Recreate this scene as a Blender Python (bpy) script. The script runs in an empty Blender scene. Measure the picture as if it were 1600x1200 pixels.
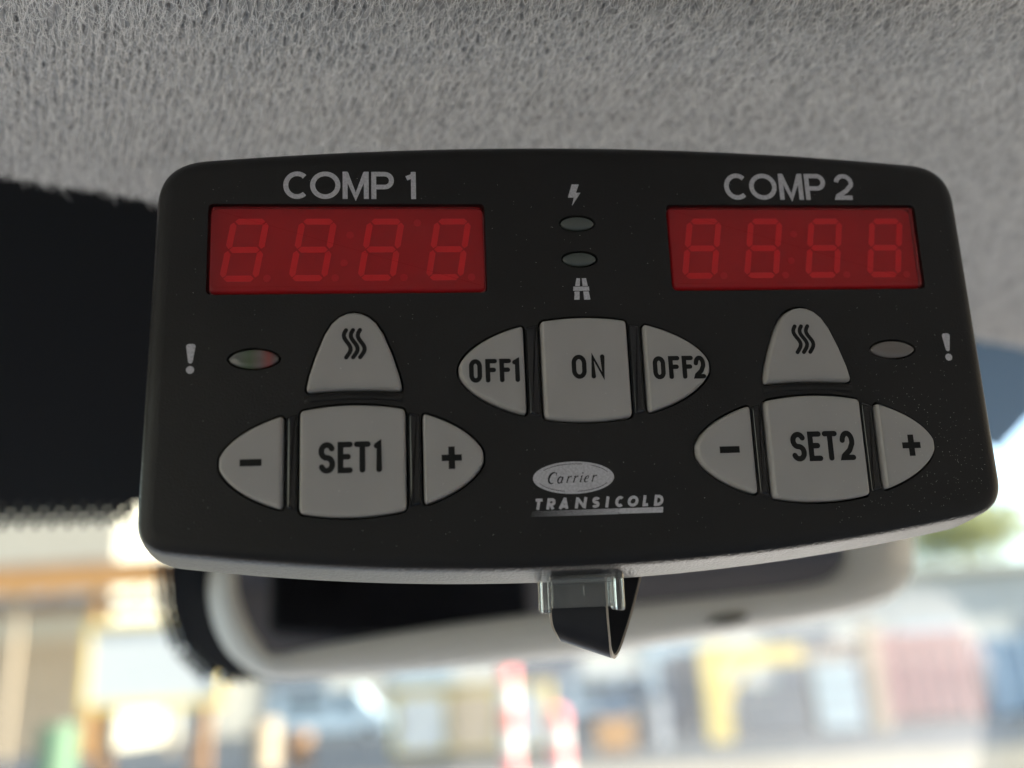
import bpy, bmesh, math, random
import numpy as np
from mathutils import Matrix, Vector
random.seed(7)
RNG = np.random.default_rng(11)
scene = bpy.context.scene
COL = scene.collection

# ------------------------------------------------------------------ camera
CAM_H = 1.75
FPX = 1431.88                                  # focal length in pixels of the 1600 px wide photograph
PITCH, ROLL = math.radians(18.4), math.radians(3.2)
_r, _u, _b = Vector((1, 0, 0)), Vector((0, -math.sin(PITCH), math.cos(PITCH))), Vector((0, -math.cos(PITCH), -math.sin(PITCH)))
_r2, _u2 = _r*math.cos(ROLL)-_u*math.sin(ROLL), _r*math.sin(ROLL)+_u*math.cos(ROLL)
CAM_R = Matrix((_r2, _u2, _b)).transposed()
CAM_P = Vector((0, 0, CAM_H))
cam = bpy.data.cameras.new('camera')
cam.sensor_width = 36
cam.lens = FPX/1600*36
cam.clip_start, cam.clip_end = 0.005, 2000
cam.dof.use_dof = True
cam.dof.focus_distance = 0.127
cam.dof.aperture_fstop = 8.2
camo = bpy.data.objects.new('camera', cam)
camo.matrix_world = Matrix.Translation(CAM_P) @ CAM_R.to_4x4()
COL.objects.link(camo)
scene.camera = camo

# ------------------------------------------------------------------ sky, sun, exposure
SUN_AZ, SUN_EL = math.radians(97), math.radians(30)      # azimuth: to the right of the camera's heading
world = bpy.data.worlds.new('World')
scene.world = world
world.use_nodes = True
wn = world.node_tree
sky = wn.nodes.new('ShaderNodeTexSky')
sky.sky_type = 'NISHITA'
sky.sun_disc = False
sky.sun_elevation = SUN_EL
sky.sun_rotation = SUN_AZ
wn.nodes['Background'].inputs[1].default_value = 0.075
wn.links.new(sky.outputs[0], wn.nodes['Background'].inputs[0])
sl = bpy.data.lights.new('sun', 'SUN')
sl.energy, sl.angle, sl.color = 3.8, math.radians(0.5), (1, 0.93, 0.83)
so = bpy.data.objects.new('sun', sl)
sd = Vector((math.sin(SUN_AZ)*math.cos(SUN_EL), math.cos(SUN_AZ)*math.cos(SUN_EL), math.sin(SUN_EL)))
so.rotation_euler = sd.to_track_quat('Z', 'Y').to_euler()
so.location = (20, 20, 40)
COL.objects.link(so)
scene.view_settings.view_transform = 'Standard'
scene.view_settings.look = 'None'
scene.view_settings.exposure = 3.05
scene.view_settings.gamma = 1
scene.render.engine = 'CYCLES'
scene.cycles.use_adaptive_sampling = False
scene.cycles.max_bounces = 10
scene.cycles.diffuse_bounces = 5
scene.cycles.transparent_max_bounces = 12
scene.cycles.sample_clamp_indirect = 6

# ------------------------------------------------------------------ helpers
def ray(px, py):
    return CAM_R @ Vector(((px-800)/FPX, (600-py)/FPX, -1))
def at(px, py, dist):                          # point at `dist` metres ahead of the camera (level distance)
    d = ray(px, py)
    return CAM_P + d*(dist/d.y)
def link(o, parent=None):
    COL.objects.link(o)
    if parent is not None:
        o.parent = parent
    return o
def tag(o, label=None, cat=None, group=None, kind=None):
    if label: o['label'] = label
    if cat: o['category'] = cat
    if group: o['group'] = group
    if kind: o['kind'] = kind
    return o
def empty(name, mat=None):
    o = bpy.data.objects.new(name, None)
    o.empty_display_size = 0.01
    if mat is not None: o.matrix_world = mat
    return link(o)
def mesh_obj(name, verts, faces, mat, parent=None, smooth=False):
    me = bpy.data.meshes.new(name)
    me.from_pydata([tuple(v) for v in verts], [], faces)
    me.validate()
    if mat: me.materials.append(mat)
    if smooth: me.polygons.foreach_set('use_smooth', [True]*len(me.polygons))
    me.update()
    return link(bpy.data.objects.new(name, me), parent)
class MB:
    def __init__(s): s.v, s.f = [], []
    def add(s, v, f):
        n = len(s.v); s.v += [tuple(p) for p in v]; s.f += [[i+n for i in q] for q in f]; return s
    def box(s, a, b):
        x0, y0, z0 = a; x1, y1, z1 = b
        return s.add([(x0,y0,z0),(x1,y0,z0),(x1,y1,z0),(x0,y1,z0),(x0,y0,z1),(x1,y0,z1),(x1,y1,z1),(x0,y1,z1)],
                     [[0,3,2,1],[4,5,6,7],[0,1,5,4],[1,2,6,5],[2,3,7,6],[3,0,4,7]])
    def cyl(s, c, r, h, axis='z', n=24, r2=None):
        r2 = r if r2 is None else r2
        v = []
        for k, rr in ((0, r), (1, r2)):
            for i in range(n):
                a = 2*math.pi*i/n; p = (rr*math.cos(a), rr*math.sin(a), k*h)
                if axis == 'x': p = (p[2], p[0], p[1])
                if axis == 'y': p = (p[0], p[2], p[1])
                v.append((c[0]+p[0], c[1]+p[1], c[2]+p[2]))
        f = [[i, (i+1) % n, n+(i+1) % n, n+i] for i in range(n)] + [list(range(n))[::-1], list(range(n, 2*n))]
        return s.add(v, f)
    def build(s, name, mat, parent=None, bevel=0, smooth=False, seg=2):
        o = mesh_obj(name, s.v, s.f, mat, parent, smooth)
        if bevel:
            m = o.modifiers.new('bevel', 'BEVEL'); m.width = bevel; m.segments = seg; m.limit_method = 'ANGLE'; m.angle_limit = math.radians(40)
        return o

def mat(name, color, rough=0.5, metal=0, spec=0.5, noise=0, nscale=40, bump=0, bscale=100, bdist=0.001, sss=0, trans=0, ior=1.5, coat=0, sheen=0, detail=3):
    m = bpy.data.materials.new(name); m.use_nodes = True
    nt = m.node_tree; p = nt.nodes['Principled BSDF']
    p.inputs['Base Color'].default_value = (*color, 1)
    p.inputs['Roughness'].default_value = rough
    p.inputs['Metallic'].default_value = metal
    p.inputs['Specular IOR Level'].default_value = spec
    p.inputs['IOR'].default_value = ior
    p.inputs['Transmission Weight'].default_value = trans
    p.inputs['Coat Weight'].default_value = coat
    p.inputs['Sheen Weight'].default_value = sheen
    if sss:
        p.inputs['Subsurface Weight'].default_value = sss
        p.inputs['Subsurface Radius'].default_value = (1, 0.85, 0.7)
        p.inputs['Subsurface Scale'].default_value = 0.0012
    tc = nt.nodes.new('ShaderNodeTexCoord')
    if noise:
        n = nt.nodes.new('ShaderNodeTexNoise'); n.inputs['Scale'].default_value = nscale; n.inputs['Detail'].default_value = detail
        nt.links.new(tc.outputs['Object'], n.inputs['Vector'])
        r = nt.nodes.new('ShaderNodeMapRange'); r.inputs[1].default_value = 0.25; r.inputs[2].default_value = 0.75
        r.inputs[3].default_value = 1-noise; r.inputs[4].default_value = 1+noise
        nt.links.new(n.outputs[0], r.inputs[0])
        mx = nt.nodes.new('ShaderNodeMix'); mx.data_type = 'RGBA'; mx.blend_type = 'MULTIPLY'; mx.inputs[0].default_value = 1
        mx.inputs[6].default_value = (*color, 1)
        nt.links.new(r.outputs[0], mx.inputs[7]); nt.links.new(mx.outputs[2], p.inputs['Base Color'])
    if bump:
        n = nt.nodes.new('ShaderNodeTexNoise'); n.inputs['Scale'].default_value = bscale; n.inputs['Detail'].default_value = 2
        nt.links.new(tc.outputs['Object'], n.inputs['Vector'])
        b = nt.nodes.new('ShaderNodeBump'); b.inputs['Strength'].default_value = bump; b.inputs['Distance'].default_value = bdist
        nt.links.new(n.outputs[0], b.inputs['Height']); nt.links.new(b.outputs[0], p.inputs['Normal'])
    return m

M = dict(
    case=mat('satin_black_plastic', (0.0095, 0.0088, 0.0092), 0.42, spec=0.42, noise=0.25, nscale=60, bump=0.6, bscale=3600, bdist=0.00007),
    side=mat('grained_black_plastic', (0.012, 0.0115, 0.011), 0.40, spec=0.8, bump=1.0, bscale=2300, bdist=0.00016),
    well=mat('black_plastic_recess', (0.006, 0.006, 0.007), 0.6, spec=0.2),
    divider=mat('glossy_black_plastic', (0.010, 0.010, 0.012), 0.16, spec=0.7, bump=0.15, bscale=4000, bdist=0.00004),
    key=mat('grey_silicone', (0.41, 0.395, 0.385), 0.48, spec=0.35, noise=0.03, nscale=150, bump=0.05, bscale=3000, bdist=0.00005, sss=0.45),
    legend=mat('black_print', (0.006, 0.006, 0.006), 0.6, spec=0.3),
    silver=mat('silver_grey_print', (0.54, 0.53, 0.57), 0.7, spec=0.2, noise=0.22, nscale=3500, bump=0.3, bscale=6000, bdist=0.00004),
    led=mat('smoky_lens', (0.075, 0.088, 0.08), 0.12, spec=0.7, coat=0.4),
    led2=mat('smoky_lens_reddish', (0.17, 0.15, 0.14), 0.12, spec=0.7, coat=0.4),
    ledback=mat('indicator_red_core', (0.4, 0.05, 0.04), 0.4),
    plate=mat('display_plate', (0.44, 0.42, 0.42), 0.7, noise=0.06, nscale=200),
    seg=mat('display_segment', (0.97, 0.97, 0.95), 0.6),
    dot=mat('display_dot', (0.66, 0.64, 0.64), 0.6),
    dust=mat('dust', (0.75, 0.73, 0.7), 0.8),
    clear=mat('clear_plastic', (0.93, 0.95, 0.96), 0.16, trans=0.93, ior=1.49, bump=0.08, bscale=900, bdist=0.0001),
    strap=mat('black_strap', (0.014, 0.014, 0.018), 0.38, spec=0.5, bump=0.06, bscale=1500, bdist=0.0001),
    strap_highlight=mat('painted_strap_highlight', (0.55, 0.48, 0.40), 0.5),
    liner=mat('headliner_grey', (0.43, 0.425, 0.42), 0.95, spec=0.1, noise=0.14, nscale=900, bump=0.5, bscale=2600, bdist=0.0003),
    fuzz=mat('headliner_fibre', (0.88, 0.872, 0.86), 0.8, spec=0.15),
    frit=mat('frit_enamel', (0.008, 0.009, 0.011), 0.7, spec=0.12),
    shade=mat('blue_shade_band', (0.09, 0.19, 0.32), 0.5),
    mframe=mat('mirror_housing', (0.66, 0.655, 0.62), 0.45, bump=0.05, bscale=1500, bdist=0.0001),
    mglass=mat('mirror_glass', (0.24, 0.25, 0.30), 0.03, metal=1),
    mdark=mat('mirror_tab', (0.10, 0.10, 0.09), 0.5),
    cab=mat('grey_unseen_cab', (0.50, 0.475, 0.445), 0.7, noise=0.1, nscale=10),
    unseen_dash=mat('grey_bounce_dashboard', (0.70, 0.675, 0.64), 0.7, noise=0.08, nscale=30),
    concrete=mat('pale_concrete', (0.15, 0.137, 0.108), 0.9, spec=0.05, noise=0.18, nscale=0.35),
)

def smudged(m, lo, hi, scale):
    # handled plastic: gloss varies in cloudy smears
    nt = m.node_tree; tc = nt.nodes.new('ShaderNodeTexCoord'); n = nt.nodes.new('ShaderNodeTexNoise'); n.inputs['Scale'].default_value = scale; n.inputs['Detail'].default_value = 5; n.inputs['Distortion'].default_value = 0.8
    r = nt.nodes.new('ShaderNodeMapRange'); r.inputs[1].default_value, r.inputs[2].default_value, r.inputs[3].default_value, r.inputs[4].default_value = 0.3, 0.7, lo, hi
    nt.links.new(tc.outputs['Object'], n.inputs['Vector']); nt.links.new(n.outputs[0], r.inputs[0]); nt.links.new(r.outputs[0], nt.nodes['Principled BSDF'].inputs['Roughness'])
smudged(M['case'], 0.33, 0.56, 55); smudged(M['key'], 0.34, 0.6, 90)

# red lens: a dyed window that lets the digits behind show through
def red_lens():
    m = bpy.data.materials.new('red_display_lens'); m.use_nodes = True
    nt = m.node_tree; nt.nodes.remove(nt.nodes['Principled BSDF']); out = nt.nodes['Material Output']
    tr = nt.nodes.new('ShaderNodeBsdfTransparent'); tr.inputs[0].default_value = (0.96, 0.15, 0.17, 1)
    df = nt.nodes.new('ShaderNodeBsdfDiffuse'); df.inputs[0].default_value = (0.66, 0.045, 0.055, 1)
    m1 = nt.nodes.new('ShaderNodeMixShader'); m1.inputs[0].default_value = 0.22
    nt.links.new(tr.outputs[0], m1.inputs[1]); nt.links.new(df.outputs[0], m1.inputs[2])
    gl = nt.nodes.new('ShaderNodeBsdfGlossy'); gl.inputs['Roughness'].default_value = 0.22
    fr = nt.nodes.new('ShaderNodeFresnel'); fr.inputs[0].default_value = 1.45
    ge = nt.nodes.new('ShaderNodeNewGeometry'); mu = nt.nodes.new('ShaderNodeMath'); mu.operation = 'SUBTRACT'; mu.use_clamp = True
    nt.links.new(fr.outputs[0], mu.inputs[0]); nt.links.new(ge.outputs['Backfacing'], mu.inputs[1])
    m2 = nt.nodes.new('ShaderNodeMixShader')
    nt.links.new(mu.outputs[0], m2.inputs[0]); nt.links.new(m1.outputs[0], m2.inputs[1]); nt.links.new(gl.outputs[0], m2.inputs[2])
    nt.links.new(m2.outputs[0], out.inputs[0])
    return m
M['lens'] = red_lens()
def two_colour_led():
    m = mat('two_colour_indicator', (0.1, 0.1, 0.1), 0.12, spec=0.7, coat=0.4); nt = m.node_tree
    tc = nt.nodes.new('ShaderNodeTexCoord'); sp = nt.nodes.new('ShaderNodeSeparateXYZ'); rp = nt.nodes.new('ShaderNodeMapRange'); cr = nt.nodes.new('ShaderNodeValToRGB')
    nt.links.new(tc.outputs['Object'], sp.inputs[0]); nt.links.new(sp.outputs[0], rp.inputs[0])
    rp.inputs[1].default_value, rp.inputs[2].default_value = -0.0477, -0.0411
    nt.links.new(rp.outputs[0], cr.inputs[0]); e = cr.color_ramp.elements
    e[0].position, e[0].color = 0.1, (0.13, 0.13, 0.125, 1); e[1].position, e[1].color = 0.95, (0.13, 0.10, 0.095, 1)
    for p, c in ((0.42, (0.09, 0.12, 0.07, 1)), (0.62, (0.15, 0.12, 0.11, 1)), (0.80, (0.26, 0.065, 0.06, 1))):
        k = e.new(p); k.color = c
    nt.links.new(cr.outputs[0], nt.nodes['Principled BSDF'].inputs['Base Color'])
    return m
M['led3'] = two_colour_led()
def glass_sheet():
    m = bpy.data.materials.new('windshield_glass'); m.use_nodes = True
    nt = m.node_tree; nt.nodes.remove(nt.nodes['Principled BSDF']); out = nt.nodes['Material Output']
    tr = nt.nodes.new('ShaderNodeBsdfTransparent'); tr.inputs[0].default_value = (0.90, 0.92, 0.905, 1)
    gl = nt.nodes.new('ShaderNodeBsdfGlossy'); gl.inputs['Roughness'].default_value = 0.0
    fr = nt.nodes.new('ShaderNodeFresnel'); fr.inputs[0].default_value = 1.25
    ge = nt.nodes.new('ShaderNodeNewGeometry'); mu = nt.nodes.new('ShaderNodeMath'); mu.operation = 'SUBTRACT'; mu.use_clamp = True
    nt.links.new(fr.outputs[0], mu.inputs[0]); nt.links.new(ge.outputs['Backfacing'], mu.inputs[1])
    m2 = nt.nodes.new('ShaderNodeMixShader')
    nt.links.new(mu.outputs[0], m2.inputs[0]); nt.links.new(tr.outputs[0], m2.inputs[1]); nt.links.new(gl.outputs[0], m2.inputs[2])
    nt.links.new(m2.outputs[0], out.inputs[0])
    return m
M['glass'] = glass_sheet()

# ------------------------------------------------------------------ cab frame: the van's own axes (forward is 27 degrees left of the camera's heading)
YAW = math.radians(27)
CAB = Matrix.Translation(CAM_P) @ Matrix.Rotation(YAW, 4, 'Z')     # local x = right, y = forward, z = up, origin at the camera
LINER_Z, EDGE_V = 0.094, 0.1735

# headliner: fine knitted patch over the controller, plain sheet beyond
def value_noise(nx, ny, cx, cy):
    gx, gy = np.linspace(0, cx, nx, endpoint=False), np.linspace(0, cy, ny, endpoint=False)
    g = RNG.random((int(cy)+2, int(cx)+2))
    ix, iy = gx.astype(int), gy.astype(int)
    fx, fy = gx-ix, gy-iy
    fx, fy = fx*fx*(3-2*fx), fy*fy*(3-2*fy)
    a = g[np.ix_(iy, ix)]*(1-fx)+g[np.ix_(iy, ix+1)]*fx
    b = g[np.ix_(iy+1, ix)]*(1-fx)+g[np.ix_(iy+1, ix+1)]*fx
    return a*(1-fy)[:, None]+b*fy[:, None]
U0, U1, V0, V1 = -0.045, 0.305, 0.050, EDGE_V
def headliner():
    nx, ny = 1560, 550
    us, vs = np.linspace(U0, U1, nx), np.linspace(V0, V1, ny)
    uu, vv = np.meshgrid(us, vs)
    wob = (value_noise(nx, ny, 60, 24)-0.5)
    wob2 = (value_noise(nx, ny, 60, 24)-0.5)
    wu, wv = 0.00128, 0.00200                                     # wale and course spacing
    U = uu/wu + wob*0.45
    i = np.floor(U); fu = U-i-0.5
    V = vv/wv + 0.5*(i % 2) + wob2*0.8
    j = np.floor(V); fv = V-j-0.5
    hsh = np.sin(i*127.1+j*311.7)*43758.5453; hsh -= np.floor(hsh)
    hs2 = np.sin(i*269.5+j*183.3)*43758.5453; hs2 -= np.floor(hs2)
    fu2, fv2 = fu-(hs2-0.5)*0.22, fv-(hsh-0.5)*0.3
    pit = np.exp(-(fu2/0.20)**2-(fv2/0.36)**2)*(0.35+0.9*hsh)
    rib = -np.cos(2*math.pi*fu)*0.20
    n1 = value_noise(nx, ny, 700, 180)-0.5; n2 = value_noise(nx, ny, 330, 90)-0.5
    n3 = value_noise(nx, ny, 24, 9)-0.5
    h = -pit*0.00095 + rib*0.0004 + n1*0.00030 + n2*0.00020 + n3*0.0006
    # roll the front edge up over the trim
    t = np.clip((vv-(EDGE_V-0.006))/0.006, 0, 1)
    fade = np.minimum(np.minimum((uu-U0), (U1-uu))/0.01, (vv-V0)/0.006).clip(0, 1)
    z = LINER_Z - h*fade + t*t*0.004
    me = bpy.data.meshes.new('headliner')
    co = np.stack([uu, vv, z], -1).reshape(-1, 3).astype(np.float32)
    idx = np.arange(nx*ny).reshape(ny, nx)
    q = np.stack([idx[:-1, :-1], idx[1:, :-1], idx[1:, 1:], idx[:-1, 1:]], -1).reshape(-1, 4)
    # the plain sheet round the patch: roof lining of the cab
    E0, E1, B0 = -0.62, 1.15, -0.95
    ex = np.array([(E0,B0,LINER_Z),(E1,B0,LINER_Z),(E1,V0,LINER_Z),(U1,V0,LINER_Z),(U0,V0,LINER_Z),(E0,V0,LINER_Z),
                   (E0,V1,LINER_Z+0.004),(U0,V1,LINER_Z+0.004),(U1,V1,LINER_Z+0.004),(E1,V1,LINER_Z+0.004)], np.float32)
    n0 = len(co)
    co = np.concatenate([co, ex])
    exq = np.array([(0,5,2,1),(5,6,7,4),(3,8,9,2)])+n0
    q = np.concatenate([q, exq])
    me.vertices.add(len(co)); me.vertices.foreach_set('co', co.ravel())
    me.loops.add(q.size); me.loops.foreach_set('vertex_index', q.ravel().astype(np.int32))
    me.polygons.add(len(q)); me.polygons.foreach_set('loop_start', np.arange(0, q.size, 4, dtype=np.int32))
    me.polygons.foreach_set('use_smooth', np.ones(len(q), bool))
    me.materials.append(M['liner'])
    me.update(calc_edges=True)
    o = bpy.data.objects.new('headliner', me); o.matrix_world = CAB
    tag(link(o), 'grey knitted felt roof lining above the controller', None, None, 'structure')
    # loose fibres standing off the knit
    N, K = 90000, 6
    bu, bv = RNG.uniform(U0+0.01, U1-0.005, N), RNG.uniform(V0+0.004, V1-0.001, N)
    ang = RNG.normal(1.45, 0.4, N); L = RNG.gamma(3.0, 0.0006, N)+0.0005; curl = RNG.normal(0, 0.8, N)
    lift = RNG.uniform(0.0002, 0.0009, N)
    ii = ((bv-V0)/(V1-V0)*(ny-1)).astype(int); jj = ((bu-U0)/(U1-U0)*(nx-1)).astype(int)
    zb = z[ii, jj]
    P = np.zeros((N, K, 3), np.float32)
    x, y = bu.copy(), bv.copy()
    for k in range(K):
        s = k/(K-1)
        P[:, k, 0], P[:, k, 1] = x, y
        P[:, k, 2] = zb + 0.0001 - lift*np.sin(math.pi*min(s*1.15, 1)) - 0.0001*k
        a = ang+curl*s
        x = x+np.cos(a)*L/(K-1); y = y+np.sin(a)*L/(K-1)
    hc = bpy.data.hair_curves.new('fibre_fuzz')
    hc.add_curves([K]*N)
    hc.points.foreach_set('position', P.ravel())
    rad = np.tile(np.linspace(0.000046, 0.000020, K), N).astype(np.float32)
    hc.points.foreach_set('radius', rad)
    hc.materials.append(M['fuzz'])
    fo = bpy.data.objects.new('fibre_fuzz', hc)
    link(fo, o); tag(fo, kind='stuff')
headliner()

# unseen rest of the cab, added to shade the interior: floor, bulkhead, doors with window openings, firewall
def unseen_cab_shell():
    m = MB()
    x0, x1, y0, y1, zf = -0.62, 1.15, -0.95, 0.98, -1.30
    m.box((x0, y0, zf-0.05), (x1, y1, zf))
    m.box((x0, y0-0.05, zf), (x1, y0, LINER_Z+0.02))
    for x in (x0-0.05, x1):
        m.box((x, y0, zf), (x+0.05, y1, -0.42))
        m.box((x, y0, -0.418), (x+0.05, y0+0.35, LINER_Z+0.02))
    m.box((x0, y1, zf), (x1, y1+0.05, -0.50))
    m.box((x0-0.05, y0-0.05, LINER_Z+0.03), (x1+0.05, EDGE_V+0.004, LINER_Z+0.05))
    o = m.build('unseen_cab_shell', M['cab']); o.matrix_world = CAB
    tag(o, kind='structure')
unseen_cab_shell()
def unseen_dashboard():
    # unseen dashboard below the view, added to bounce sunlight up onto the headliner
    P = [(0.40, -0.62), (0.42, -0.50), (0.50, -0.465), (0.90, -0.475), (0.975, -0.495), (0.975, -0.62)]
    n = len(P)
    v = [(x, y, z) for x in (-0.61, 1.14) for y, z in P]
    o = mesh_obj('unseen_dashboard', v, [list(range(n))[::-1], list(range(n, 2*n))]+[[i, (i+1) % n, n+(i+1) % n, n+i] for i in range(n)], M['unseen_dash'])
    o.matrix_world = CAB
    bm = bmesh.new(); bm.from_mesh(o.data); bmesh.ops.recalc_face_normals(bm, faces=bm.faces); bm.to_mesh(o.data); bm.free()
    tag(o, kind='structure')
unseen_dashboard()

# ------------------------------------------------------------------ windshield with black enamel border and dots
SLOPE = math.radians(35)
# local frame of the pane: x = right, y = down the glass, z = towards the cab; origin at the top edge under the headliner
WS = CAB @ Matrix.Translation((0, EDGE_V+0.004, LINER_Z+0.012)) @ Matrix.Rotation(-SLOPE, 4, 'X')
WSI = WS.inverted()
def on_glass(px, py):
    o, d = WSI @ CAM_P, WSI.to_3x3() @ ray(px, py)
    return (o + d*(-o.z/d.z))
def windshield():
    root = empty('windshield', WS)
    tag(root, 'sloping clear windshield with black dotted border behind the controller', 'windshield')
    g = MB().box((-0.60, -0.01, 0.0015), (1.12, 1.0, 0.0055)).build('pane', M['glass'], root)
    # black border: outline in pane coordinates
    a = on_glass(-300, 788); b = on_glass(215, 782); c = on_glass(283, 880); d = on_glass(288, 950); e = on_glass(305, 1005); f = on_glass(345, 1046); gg = on_glass(420, 1040)
    e2 = on_glass(700, 985); e3 = on_glass(1150, 900)
    r1 = on_glass(1330, 800); r2 = on_glass(1440, 640); r3 = on_glass(1557, 700)
    edge = [a, b, c, d, e, f, gg, e2, e3, r1, r2]
    pts = [(-0.60, -0.008)]+[(-0.60, a.y)]+[(p.x, p.y) for p in edge]+[(r2.x, -0.008)]
    th = 0.0009
    v = [(x, y, -th) for x, y in pts]+[(x, y, 0.0008) for x, y in pts]
    n = len(pts)
    fc = [list(range(n))[::-1], list(range(n, 2*n))]+[[i, (i+1) % n, n+(i+1) % n, n+i] for i in range(n)]
    o = mesh_obj('frit_border', v, fc, M['frit'], root)
    bm = bmesh.new(); bm.from_mesh(o.data); bmesh.ops.triangulate(bm, faces=[q for q in bm.faces if len(q.verts) > 4]); bmesh.ops.recalc_face_normals(bm, faces=bm.faces); bm.to_mesh(o.data); bm.free()
    # blue shade band to the right
    q1 = on_glass(1640, 610)
    sp = [(r2.x+0.0005, -0.008), (r2.x+0.0005, r2.y), (r3.x, r3.y), (q1.x, q1.y), (q1.x+0.3, q1.y-0.02), (q1.x+0.3, -0.008)]
    n = len(sp)
    v = [(x, y, -th) for x, y in sp]+[(x, y, 0.0008) for x, y in sp]
    mesh_obj('shade_band', v, [list(range(n))[::-1], list(range(n, 2*n))]+[[i, (i+1) % n, n+(i+1) % n, n+i] for i in range(n)], M['shade'], root)
    # dots in three shrinking rows outside the border's lower left edges
    disc = MB().cyl((0, 0, -0.0008), 0.001, 0.0016, n=14)
    dm = bpy.data.meshes.new('frit_dot'); dm.from_pydata(disc.v, [], disc.f); dm.materials.append(M['frit']); dm.update()
    def row(poly, off, rad, step, shift):
        acc = shift
        for p, q in zip(poly, poly[1:]):
            dx, dy = q.x-p.x, q.y-p.y; L = math.hypot(dx, dy); nx, ny = -dy/L, dx/L
            while acc < L:
                t = acc/L
                ob = bpy.data.objects.new('frit_dot', dm); link(ob, root)
                ob.location = (p.x+dx*t+nx*off, p.y+dy*t+ny*off, 0); ob.scale = (rad/0.001, rad/0.001, 1)
                acc += step
            acc -= L
    a2 = on_glass(-120, 787)
    for k, (off, rad) in enumerate(((0.0006, 0.00165), (0.0031, 0.00140), (0.0056, 0.00110), (0.0079, 0.0008))):
        row([a2, b], off, rad, 0.0037, 0.00185*(k % 2))
        row([c, d, e, f, gg], off*0.85, rad*0.8, 0.0030, 0.0015*(k % 2))
windshield()

# ------------------------------------------------------------------ rear-view mirror behind the controller
def mirror():
    DM = 0.262
    A, B = at(330, 1062, DM), at(1430, 945, DM+0.045)
    X = (B-A).normalized(); Nn = (CAM_P-(A+B)/2); Nn = (Nn-X*Nn.dot(X)).normalized()
    # tip the face down a little, towards the driver
    Y = Nn.cross(X)
    Mx = Matrix((X, Y, Nn)).transposed().to_4x4(); Mx.translation = (A+B)/2
    root = empty('rearview_mirror', Mx)
    tag(root, 'rear-view mirror with pale grey rim hanging behind the controller', 'mirror')
    Mi = Mx.inverted()
    def loc(px, py):
        o, d = Mi @ CAM_P, Mi.to_3x3() @ ray(px, py)
        p = o+d*(-o.z/d.z); return (p.x, p.y)
    outer = [(318, 800), (316, 900), (325, 965), (348, 1015), (385, 1048), (430, 1062), (520, 1060), (700, 1047), (900, 1028), (1100, 1000), (1290, 970), (1385, 948), (1436, 920), (1456, 885), (1458, 850), (1454, 780)]
    inner = [(372, 800), (370, 900), (376, 940), (390, 975), (408, 1003), (432, 1021), (520, 1004), (700, 975), (900, 951), (1060, 936), (1190, 923), (1260, 914), (1300, 902), (1322, 880), (1326, 850), (1322, 780)]
    def smoothpts(P, n=5):
        out = []
        for i in range(len(P)-1):
            p0, p1, p2, p3 = P[max(i-1, 0)], P[i], P[i+1], P[min(i+2, len(P)-1)]
            for k in range(n):
                t = k/n
                out.append(tuple(0.5*((2*p1[c])+(-p0[c]+p2[c])*t+(2*p0[c]-5*p1[c]+4*p2[c]-p3[c])*t*t+(-p0[c]+3*p1[c]-3*p2[c]+p3[c])*t**3) for c in (0, 1)))
        return out+[P[-1]]
    O = [loc(*p) for p in smoothpts(outer)]; I = [loc(*p) for p in smoothpts(inner)]
    n = len(O); cx, cy = sum(p[0] for p in O)/n, sum(p[1] for p in O)/n+0.01
    # rim rings: glass edge -> front lip -> outer -> back shell
    rings = []
    for t, z in ((0, -0.003), (0.02, 0.0), (0.12, 0.0016), (0.45, 0.0012), (0.85, -0.0035), (1.0, -0.010)):
        rings.append([(I[i][0]*(1-t)+O[i][0]*t, I[i][1]*(1-t)+O[i][1]*t, z) for i in range(n)])
    for s, z in ((0.985, -0.018), (0.90, -0.028), (0.6, -0.036)):
        rings.append([(cx+(O[i][0]-cx)*s, cy+(O[i][1]-cy)*s, z) for i in range(n)])
    v = [p for r in rings for p in r]
    f = [[k*n+i, k*n+(i+1) % n, (k+1)*n+(i+1) % n, (k+1)*n+i] for k in range(len(rings)-1) for i in range(n)]
    f.append([(len(rings)-1)*n+i for i in range(n)])
    mesh_obj('housing', v, [q[::-1] for q in f], M['mframe'], root, True)
    mesh_obj('mirror_glass', [(p[0], p[1], -0.0025) for p in I]+[(p[0], p[1], -0.0042) for p in I],
             [list(range(n)), list(range(2*n-1, n-1, -1))], M['mglass'], root)
    # oval tab in the lower rim
    tx, ty = loc(1135, 968)
    N = 24
    vv = [(0.0062*math.cos(2*math.pi*i/N), 0.0015*math.sin(2*math.pi*i/N)) for i in range(N)]
    c, s = math.cos(0.06), math.sin(0.06)
    vv = [(tx+x*c-y*s, ty+x*s+y*c) for x, y in vv]
    mesh_obj('dimming_tab', [(x, y, 0.0026) for x, y in vv]+[(x, y, -0.004) for x, y in vv],
             [list(range(N))]+[[i, N+i, N+(i+1) % N, (i+1) % N] for i in range(N)], M['mdark'], root)
    MB().cyl((0.0, 0.05, -0.07), 0.008, 0.05, n=16).build('stem', M['mframe'], root)
mirror()

# ------------------------------------------------------------------ the controller
DEV_R = Matrix(((0.9944400876674137, -0.04035719515380932, 0.09726360490617238),
                (0.018998382817146227, 0.9772488891688824, 0.21124315389739495),
                (-0.10357593103786135, -0.20822080928068326, 0.9725821924609445)))
DEV = Matrix.Translation(CAM_P + CAM_R @ Vector((0.01014723, 0, -0.125))) @ (CAM_R @ DEV_R).to_4x4()
mm = 0.001
def mmv(p, z=None): return (p[0]*mm, p[1]*mm, (p[2] if z is None else z)*mm)

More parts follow.
